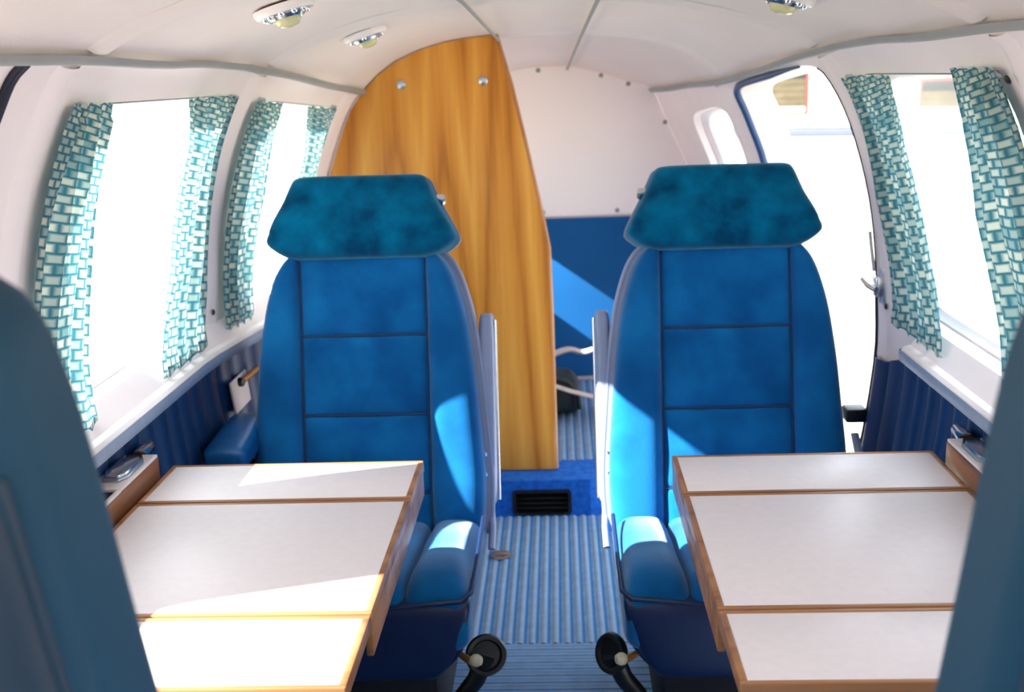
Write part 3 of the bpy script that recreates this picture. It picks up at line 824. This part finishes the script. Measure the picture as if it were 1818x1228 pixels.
def side_box(side, label):
    z0, z1 = .606, .662; y0, y1 = 1.64, 1.975; xi, xo = .726, .79
    root = thing('cup_holder_box', (side*.76, 1.8, z0), label, 'box')
    # wooden body: outline with the cup notch cut in
    n = []
    for (u, v) in ((0,0),(1,0),(1,1),(0,1)): n.append((u, v))
    cyc, rc = 1.73, .036
    inner = []
    pts = [(xi, y0), (xo, y0), (xo, y1), (xi, y1)]
    prism('box_body', [(side*x, y, z0) for x, y in pts], (0, 0, z1-z0-.004), 'boxwood', root, .002)
    # pale top plate made of two pads with the cup recess between them
    box('top_plate', (side*(xi+xo)/2, (1.79+y1)/2, z1-.001), (xo-xi-.002, y1-1.79-.002, .006), 'laminate', root, .0015)
    box('top_plate', (side*(xi+xo)/2, (y0+1.69)/2, z1-.001), (xo-xi-.002, 1.69-y0, .006), 'laminate', root, .0015)
    box('cup_recess', (side*((xi+xo)/2+.006), 1.74, z1-.003), (xo-xi-.014, .094, .003), 'blackblue', root, .001)
    box('top_rail', (side*(xi+.004), 1.74, z1-.001), (.008, .10, .006), 'laminate', root, .0015)
    # ashtray: chrome lid with raised rim and dark hinge gap
    c = Vector((side*(xi+xo)/2, 1.885, z1+.002)); ring = []
    hx, hy = .024, .062
    oc = [(-hx*.6,-hy),(hx*.6,-hy),(hx,-hy*.6),(hx,hy*.6),(hx*.6,hy),(-hx*.6,hy),(-hx,hy*.6),(-hx,-hy*.6)]
    prism('ashtray_rim', [(c.x+a, c.y+b_, c.z) for a, b_ in oc], (0, 0, .005), 'alu', root, .0015)
    prism('ashtray_lid', [(c.x+a*.82, c.y+b_*.86, c.z+.004) for a, b_ in oc], (0, 0, .006), 'chrome', root, .002)
    tube('lid_hinge', [(c.x-hx*.6, c.y+hy*.9, c.z+.008), (c.x+hx*.6, c.y+hy*.9, c.z+.008)], .003, 'black', root, 8)
    # chrome cap just behind the box on the wall
    tube('chrome_cap', [(side*.765, 1.985, z1-.004), (side*.765, 2.03, z1+.0), (side*.765, 2.045, z1-.004)], [.013, .013, .004], 'chrome', root, 14)
    box('cap_bracket', (side*.775, 2.0, z1-.03), (.02, .06, .05), 'boxwood', root, .003)
    return root
side_box(-1, 'brown wooden box with chrome ashtray beside the left table')
side_box(1, 'brown wooden box with chrome ashtray beside the right table')

# wall plate with bronze lever on the left pad, near the second window
pl = thing('lever_plate', sh(-1, 2.64, 2.0, .02), 'white square plate with a bronze lever on the blue pleated wall beside the left seat', 'plate')
wl_box('plate', -1, 2.60, 2.02, .026, (.006, .13, .078), 'whiteplate', pl, .002)
tube('lever', [sh(-1, 2.60, 2.12, .034), sh(-1, 2.64, 2.14, .038), sh(-1, 2.69, 2.16, .038)], .0075, 'brass', pl, 12)
lathe('lever_hub', sh(-1, 2.595, 2.12, .028), (1, 0, 0), [(.011,0),(.011,.012),(.006,.015),(0,.015)], 'black', pl, 16)

# belt reel on the forward door edge
br_ = thing('belt_reel', sh(1, 2.60, 1.9, .0), 'black belt reel box with grey webbing on the blue pad at the doorway', 'belt reel')
box('reel_box', sh(1, 2.62, 1.72, .03), (.05, .05, .034), 'black', br_, .005)
tube('webbing', [sh(1, 2.60, 1.6, .03), sh(1, 2.52, 1.45, .035), sh(1, 2.42, 1.3, .035)], .010, 'padedge', br_, 8, flat=.3)

# ------------------------------------------------------------------ far seats
def frame(cx, y, z, lean):
    a = R(lean); up = Vector((0, math.sin(a), math.cos(a))); fr = Vector((0, -math.cos(a), math.sin(a)))
    m_ = Matrix(((1, up.x, fr.x, cx), (0, up.y, fr.y, y), (0, up.z, fr.z, z), (0, 0, 0, 1)))
    return m_
def aisle_seat(cx, inn, label):
    """inn = +1 when the aisle is on the +x side"""
    root = thing('cabin_seat', (cx, 2.2, 0), label, 'seat')
    FR = frame(cx, 2.32, .38, 12)
    full = smooth_rows([(-.03,-.250,.250),(.09,-.256,.256),(.23,-.247,.247),(.35,-.236,.236),(.45,-.222,.222),(.53,-.200,.200),(.57,-.180,.180),(.592,-.158,.158)])
    # grey vinyl back shell, a little proud of the velour on the aisle side
    sh_rows = [(v, a-(.002 if inn > 0 else .012), b+(.012 if inn > 0 else .002)) for v, a, b in full]
    pillow('back_shell', sh_rows, .0, .09, FR, 'greyvinyl', root, 6, label='pale grey vinyl back shell')
    tube('shell_piping', [FR @ Vector(((b if inn > 0 else a), v, -.006)) for v, a, b in sh_rows], .007, 'greyvinyl', root, 8)
    base_ = [(v, a+.004, b-.004) for v, a, b in full]
    # bolsters left and right
    for s in (-1, 1):
        rows = []
        for v, a, b in full:
            e_ = .136 if v < .5 else .136-.0*(v-.5)
            rows.append((v, a, -e_) if s < 0 else (v, e_, b))
        pillow('side_bolster', rows, .058, .03, FR, 'velvet2', root, 3.2, 7, nx=20, nz=40, relief=lambda x, v: .0015*math.sin(40*v+30*x))
    # centre panels between stitched seams
    seams = [-.035, .068, .240, .413, .594]
    for i in range(4):
        v0, v1 = seams[i]+.0002, seams[i+1]-.0002
        def rel(x, v, i=i):
            r = .0012*math.sin(55*x+3*i)*math.cos(20*v)
            if i == 1: r += .007*math.exp(-((x+.03)/.012)**2)*max(0, 1-abs(v-.17)/.09)-.004*math.exp(-((x+.055)/.01)**2)
            if i == 2: r += .004*math.exp(-((x+.05-.2*(v-.3))/.012)**2)*max(0, 1-abs(v-.29)/.06)
            return r
        pillow('centre_panel', [(v0, -.139, .139), (v1, -.139, .139)], .042, .03, FR, 'velvet', root, 9, 12, nx=30, nz=20, relief=rel, bulge=.006)
    for v in seams[1:4]:
        tube('cross_seam', [FR @ Vector((-.136, v, .036)), FR @ Vector((0, v, .040)), FR @ Vector((.136, v, .036))], .0022, 'seam', root, 6)
    for s in (-1, 1):
        tube('seam_piping', [FR @ Vector((s*.137, v, .038)) for v in (-.02, .1, .2, .3, .4, .5, .575)], .0013, 'seam', root, 6)
    # head rest: wide trapezoid pad that overhangs the back
    hr = smooth_rows([(.578,-.150,.150),(.592,-.180,.180),(.612,-.205,.205),(.628,-.205,.205),(.655,-.192,.192),(.70,-.168,.168),(.738,-.151,.151),(.752,-.143,.143),(.758,-.132,.132)])
    def hrel(x, v): return .004*math.sin(26*x)*math.sin(30*v)-.006*math.exp(-((v-.635)/.006)**2)+.010*math.exp(-((v-.66)/.03)**2)
    FH = frame(cx, 2.325, .38, 12)
    pillow('headrest', hr, .088, .045, FH, 'headvelvet', root, 6, 6, nx=34, nz=34, relief=hrel)
    pillow('headrest_back', [(v, a-.004, b+.004) for v, a, b in hr], .0, .06, FH @ Matrix.Translation((0, 0, -.012)), 'greyvinyl', root, 5, 4, label='grey vinyl back of the headrest')
    s = inn
    lathe('hinge_knob', FH @ Vector((s*.172, .705, .0)), (s, 0, 0), [(.012,-.01),(.013,.004),(.008,.009),(0,.009)], 'chrome', root, 16)
    # seat cushion: centre and two bolsters, leather skirt, piping
    FC = Matrix(((1,0,0,cx),(0,1,0,0),(0,0,1,.36),(0,0,0,1)))
    def crow(x0, x1, r=.0): return smooth_rows([(1.835, x0+.012, x1-.012), (1.86, x0, x1), (2.0, x0, x1), (2.33, x0, x1)], 5)
    pillow('cushion_centre', crow(-.136, .136), .088, .05, FC, 'velvet', root, 7, 8, bulge=.008, relief=lambda x, v: -.13*max(0, v-1.9))
    for q in (-1, 1):
        a, b = (-.252, -.130) if q < 0 else (.130, .252)
        pillow('cushion_bolster', crow(a, b), .104, .05, FC, 'velvet2', root, 3.2, 6.5, nx=22, nz=34, relief=lambda x, v: .002*math.sin(30*v)-.15*max(0, v-1.89))
    FS = frame(cx, 1.86, .27, 0)
    sk = smooth_rows([(-.005,-.185,.185),(.03,-.215,.215),(.09,-.243,.243),(.13,-.252,.252),(.150,-.250,.250)])
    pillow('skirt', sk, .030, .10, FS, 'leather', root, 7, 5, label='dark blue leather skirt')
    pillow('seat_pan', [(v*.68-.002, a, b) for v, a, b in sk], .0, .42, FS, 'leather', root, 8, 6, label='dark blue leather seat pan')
    pp = [Vector((cx+x, y, z)) for x, y, z in ((-.252,2.25,.415),(-.254,2.0,.418),(-.254,1.87,.424),(-.238,1.832,.426),(-.12,1.826,.418),(0,1.826,.414),(.12,1.826,.418),(.238,1.832,.426),(.254,1.87,.424),(.254,2.0,.418),(.252,2.25,.415))]
    tube('front_piping', pp, .0045, 'piping', root, 8)
    # pedestal
    box('pedestal', (cx, 2.12, .165), (.36, .38, .23), 'blackblue', root, .02)
    for q in (-1, 1): box('floor_rail', (cx+q*.17, 2.12, .052), (.03, .48, .014), 'black', root, .004)
    # aisle side: folded-up armrest behind the bolster edge
    FA = FR @ Matrix.Translation((inn*.262, 0, -.05))
    pillow('folded_armrest', smooth_rows([(.03,-.010,.010),(.06,-.016,.016),(.25,-.018,.018),(.42,-.017,.017),(.455,-.012,.012)]), .05, .04, FA, 'greyvinyl', root, 4, 6, nx=16, label='grey armrest folded upright')
    tube('armrest_trim', [FA @ Vector((inn*.019, v, .02)) for v in (.04, .15, .3, .44)], .0035, 'chrome', root, 8)
    for v in (.10, .145): lathe('trim_button', FA @ Vector((-inn*.012, v, .048)), (0,-1,.2), [(.008,0),(.008,.004),(.005,.007),(0,.007)], 'chrome', root, 14)
    tube('armrest_strut', [FA @ Vector((0, .05, .03)), FA @ Vector((inn*.004, -.02, .05)), FA @ Vector((inn*.002, -.06, .075))], .008, 'greyvinyl', root, 10)
    # recline lever and black hand wheel under the cushion on the aisle side
    ex = cx+inn*.235
    tube('recline_lever', [(ex-inn*.02, 1.93, .275), (ex+inn*.0, 1.90, .278), (ex+inn*.012, 1.885, .279)], [.006, .007, .007], 'brass', root, 10)
    lathe('lever_knob', (ex+inn*.01, 1.89, .279), (inn, -.35, .1), [(.006,0),(.011,.006),(.012,.014),(.008,.022),(0,.024)], 'cream', root, 18)
    ax = Vector((inn*.25, -1, .35)) if inn > 0 else Vector((inn*1.2, -1, .5))
    wc = Vector((ex+inn*.035, 1.94, .262))
    lathe('hand_wheel', wc, ax, [(.030,-.008),(.037,-.004),(.040,.003),(.037,.010),(.030,.011),(.026,.005),(0,.004)], 'black', root, 32)
    tube('wheel_arm', [wc, wc+Vector((-inn*.02, .0, -.05)), wc+Vector((-inn*.05, .02, -.1))], [.02, .018, .018], 'black', root, 12)
    return root
sl = aisle_seat(-.395, 1, 'blue velour seat left of the aisle with its window side armrest down')
sr = aisle_seat(.385, -1, 'blue velour seat right of the aisle in front of the open doorway')
# window-side armrest of the left seat
for s_ in (sl, sr):
    s_.scale = (1.05,)*3
    s_.location = (.035+1.05*(s_.location.x-.035), 1.05*s_.location.y, -.0665)
FRm = Matrix(((1,0,0,-.674),(0,1,0,0),(0,0,1,.578),(0,0,0,1)))
pillow('armrest', smooth_rows([(2.19,-.036,.036),(2.21,-.046,.046),(2.3,-.046,.044),(2.36,-.042,.040),(2.41,-.038,.036)]), .032, .034, FRm, 'leather_arm', sl, 4, 5, relief=lambda x, v: -.008+.11*(v-2.25) if v > 2.25 else -.008, label='mid blue leather armrest')
tube('armrest_bracket', [(-.67, 2.24, .54), (-.67, 2.32, .52), (-.65, 2.42, .5)], .010, 'black', sl)
lathe('armrest_bolt', (-.655, 2.28, .545), (.3,-1,0), [(.012,0),(.012,.006),(.008,.01),(0,.01)], 'leather_arm', sl, 14)

# ------------------------------------------------------------------ near seats, seen from behind
def near_seat(cx, inn, rows, lean, y, label):
    root = thing('front_seat', (cx, .75, 0), label, 'seat')
    FR = frame(cx, y, 0, lean)          # v is height along the back, front = towards the camera
    pillow('back_shell', rows, .045, .075, FR, 'nearseat', root, 4.5, 5, nx=40, nz=44)
    r2 = [(v, a+.018, b-.018) for v, a, b in rows if v > .42 and v < rows[-1][0]-.10]
    pillow('back_panel', r2, .050, .02, FR, 'nearseat2', root, 7, 9, nx=26, nz=30, label='darker rear panel')
    for s in (-1, 1):
        tube('seam_piping', [FR @ Vector(((a if s < 0 else b), v, .034)) for v, a, b in r2], .003, 'nearseat2', root, 6)
    FC = Matrix(((1,0,0,cx),(0,1,0,0),(0,0,1,.36),(0,0,0,1)))
    pillow('seat_cushion', [(.70,-.235,.235),(.74,-.24,.24),(1.14,-.235,.235)], .09, .09, FC, 'velvet', root, 5)
    box('pedestal', (cx, .92, .14), (.36, .38, .27), 'blackblue', root, .02)
    for q in (-1, 1): box('floor_rail', (cx+q*.17, .92, .01), (.03, .46, .02), 'black', root, .004)
    return root
nl = smooth_rows([(.36,-.235,.235),(.60,-.235,.235),(.85,-.226,.226),(1.03,-.216,.216),(1.12,-.212,.212),(1.19,-.207,.207),(1.238,-.194,.194),(1.265,-.150,.150)])
near_seat(-.452, 1, nl, -10, .78, 'petrol blue seat back at the left edge of the picture seen from behind')
near_seat(.484, -1, nl, -10, .78, 'petrol blue seat back at the right edge of the picture seen from behind')

# ------------------------------------------------------------------ outdoors
g = grid('ground', -120, 120, -120, 120, -.90, 4, 4, 'ground', kind='structure')
def build_house():
    gx = Vector((.935, -.356, 0)).normalized()
    c = Vector((7.35, 36.9, -.9))
    def P3(u, z, d=0): n_ = Vector((-gx.y, gx.x, 0)); return c+gx*u-n_*d+Vector((0,0,z))
    rotm = Matrix.Rotation(math.atan2(gx.y, gx.x), 3, 'Z')
    root = thing('building', c, 'low white building with red framed windows seen through the doorway', 'building')
    box('facade', P3(0, 1.6, -2), (22, 4, 3.2), 'facade', root, .05, rotm)
    box('base_band', P3(0, .14, .05), (22.1, .12, .34), 'band', root, .05, rotm)
    box('ledge', P3(0, .47, .08), (22.1, .18, .30), 'facade', root, .08, rotm)
    box('roof', P3(0, 3.3, -1.8), (23, 5, .22), 'redframe', root, .03, rotm)
    for (u, wd, z0, z1) in ((-.1, 1.5, .70, 2.45), (4.9, 1.95, .68, 1.75), (-7.5, 1.5, .7, 2.45)):
        h = z1-z0
        fr_ = box('window_frame', P3(u, z0+h/2, .02), (wd, .12, h), 'redframe', root, .02, rotm)
        box('dark_blind', P3(u, z1-.1-.3*h*.5, .085), (wd-.16, .03, h*.3), 'darkblind', fr_, .01, rotm)
        for k in range(4): box('tan_slat', P3(u, z1-.1-h*(.3+.06+.12*k), .085), (wd-.16, .03, h*.115), 'tan', fr_, .01, rotm)
        box('light_sill', P3(u, z0+.1+h*.04, .085), (wd-.16, .03, h*.1), 'greyseam', fr_, .01, rotm)
    return root
build_house()
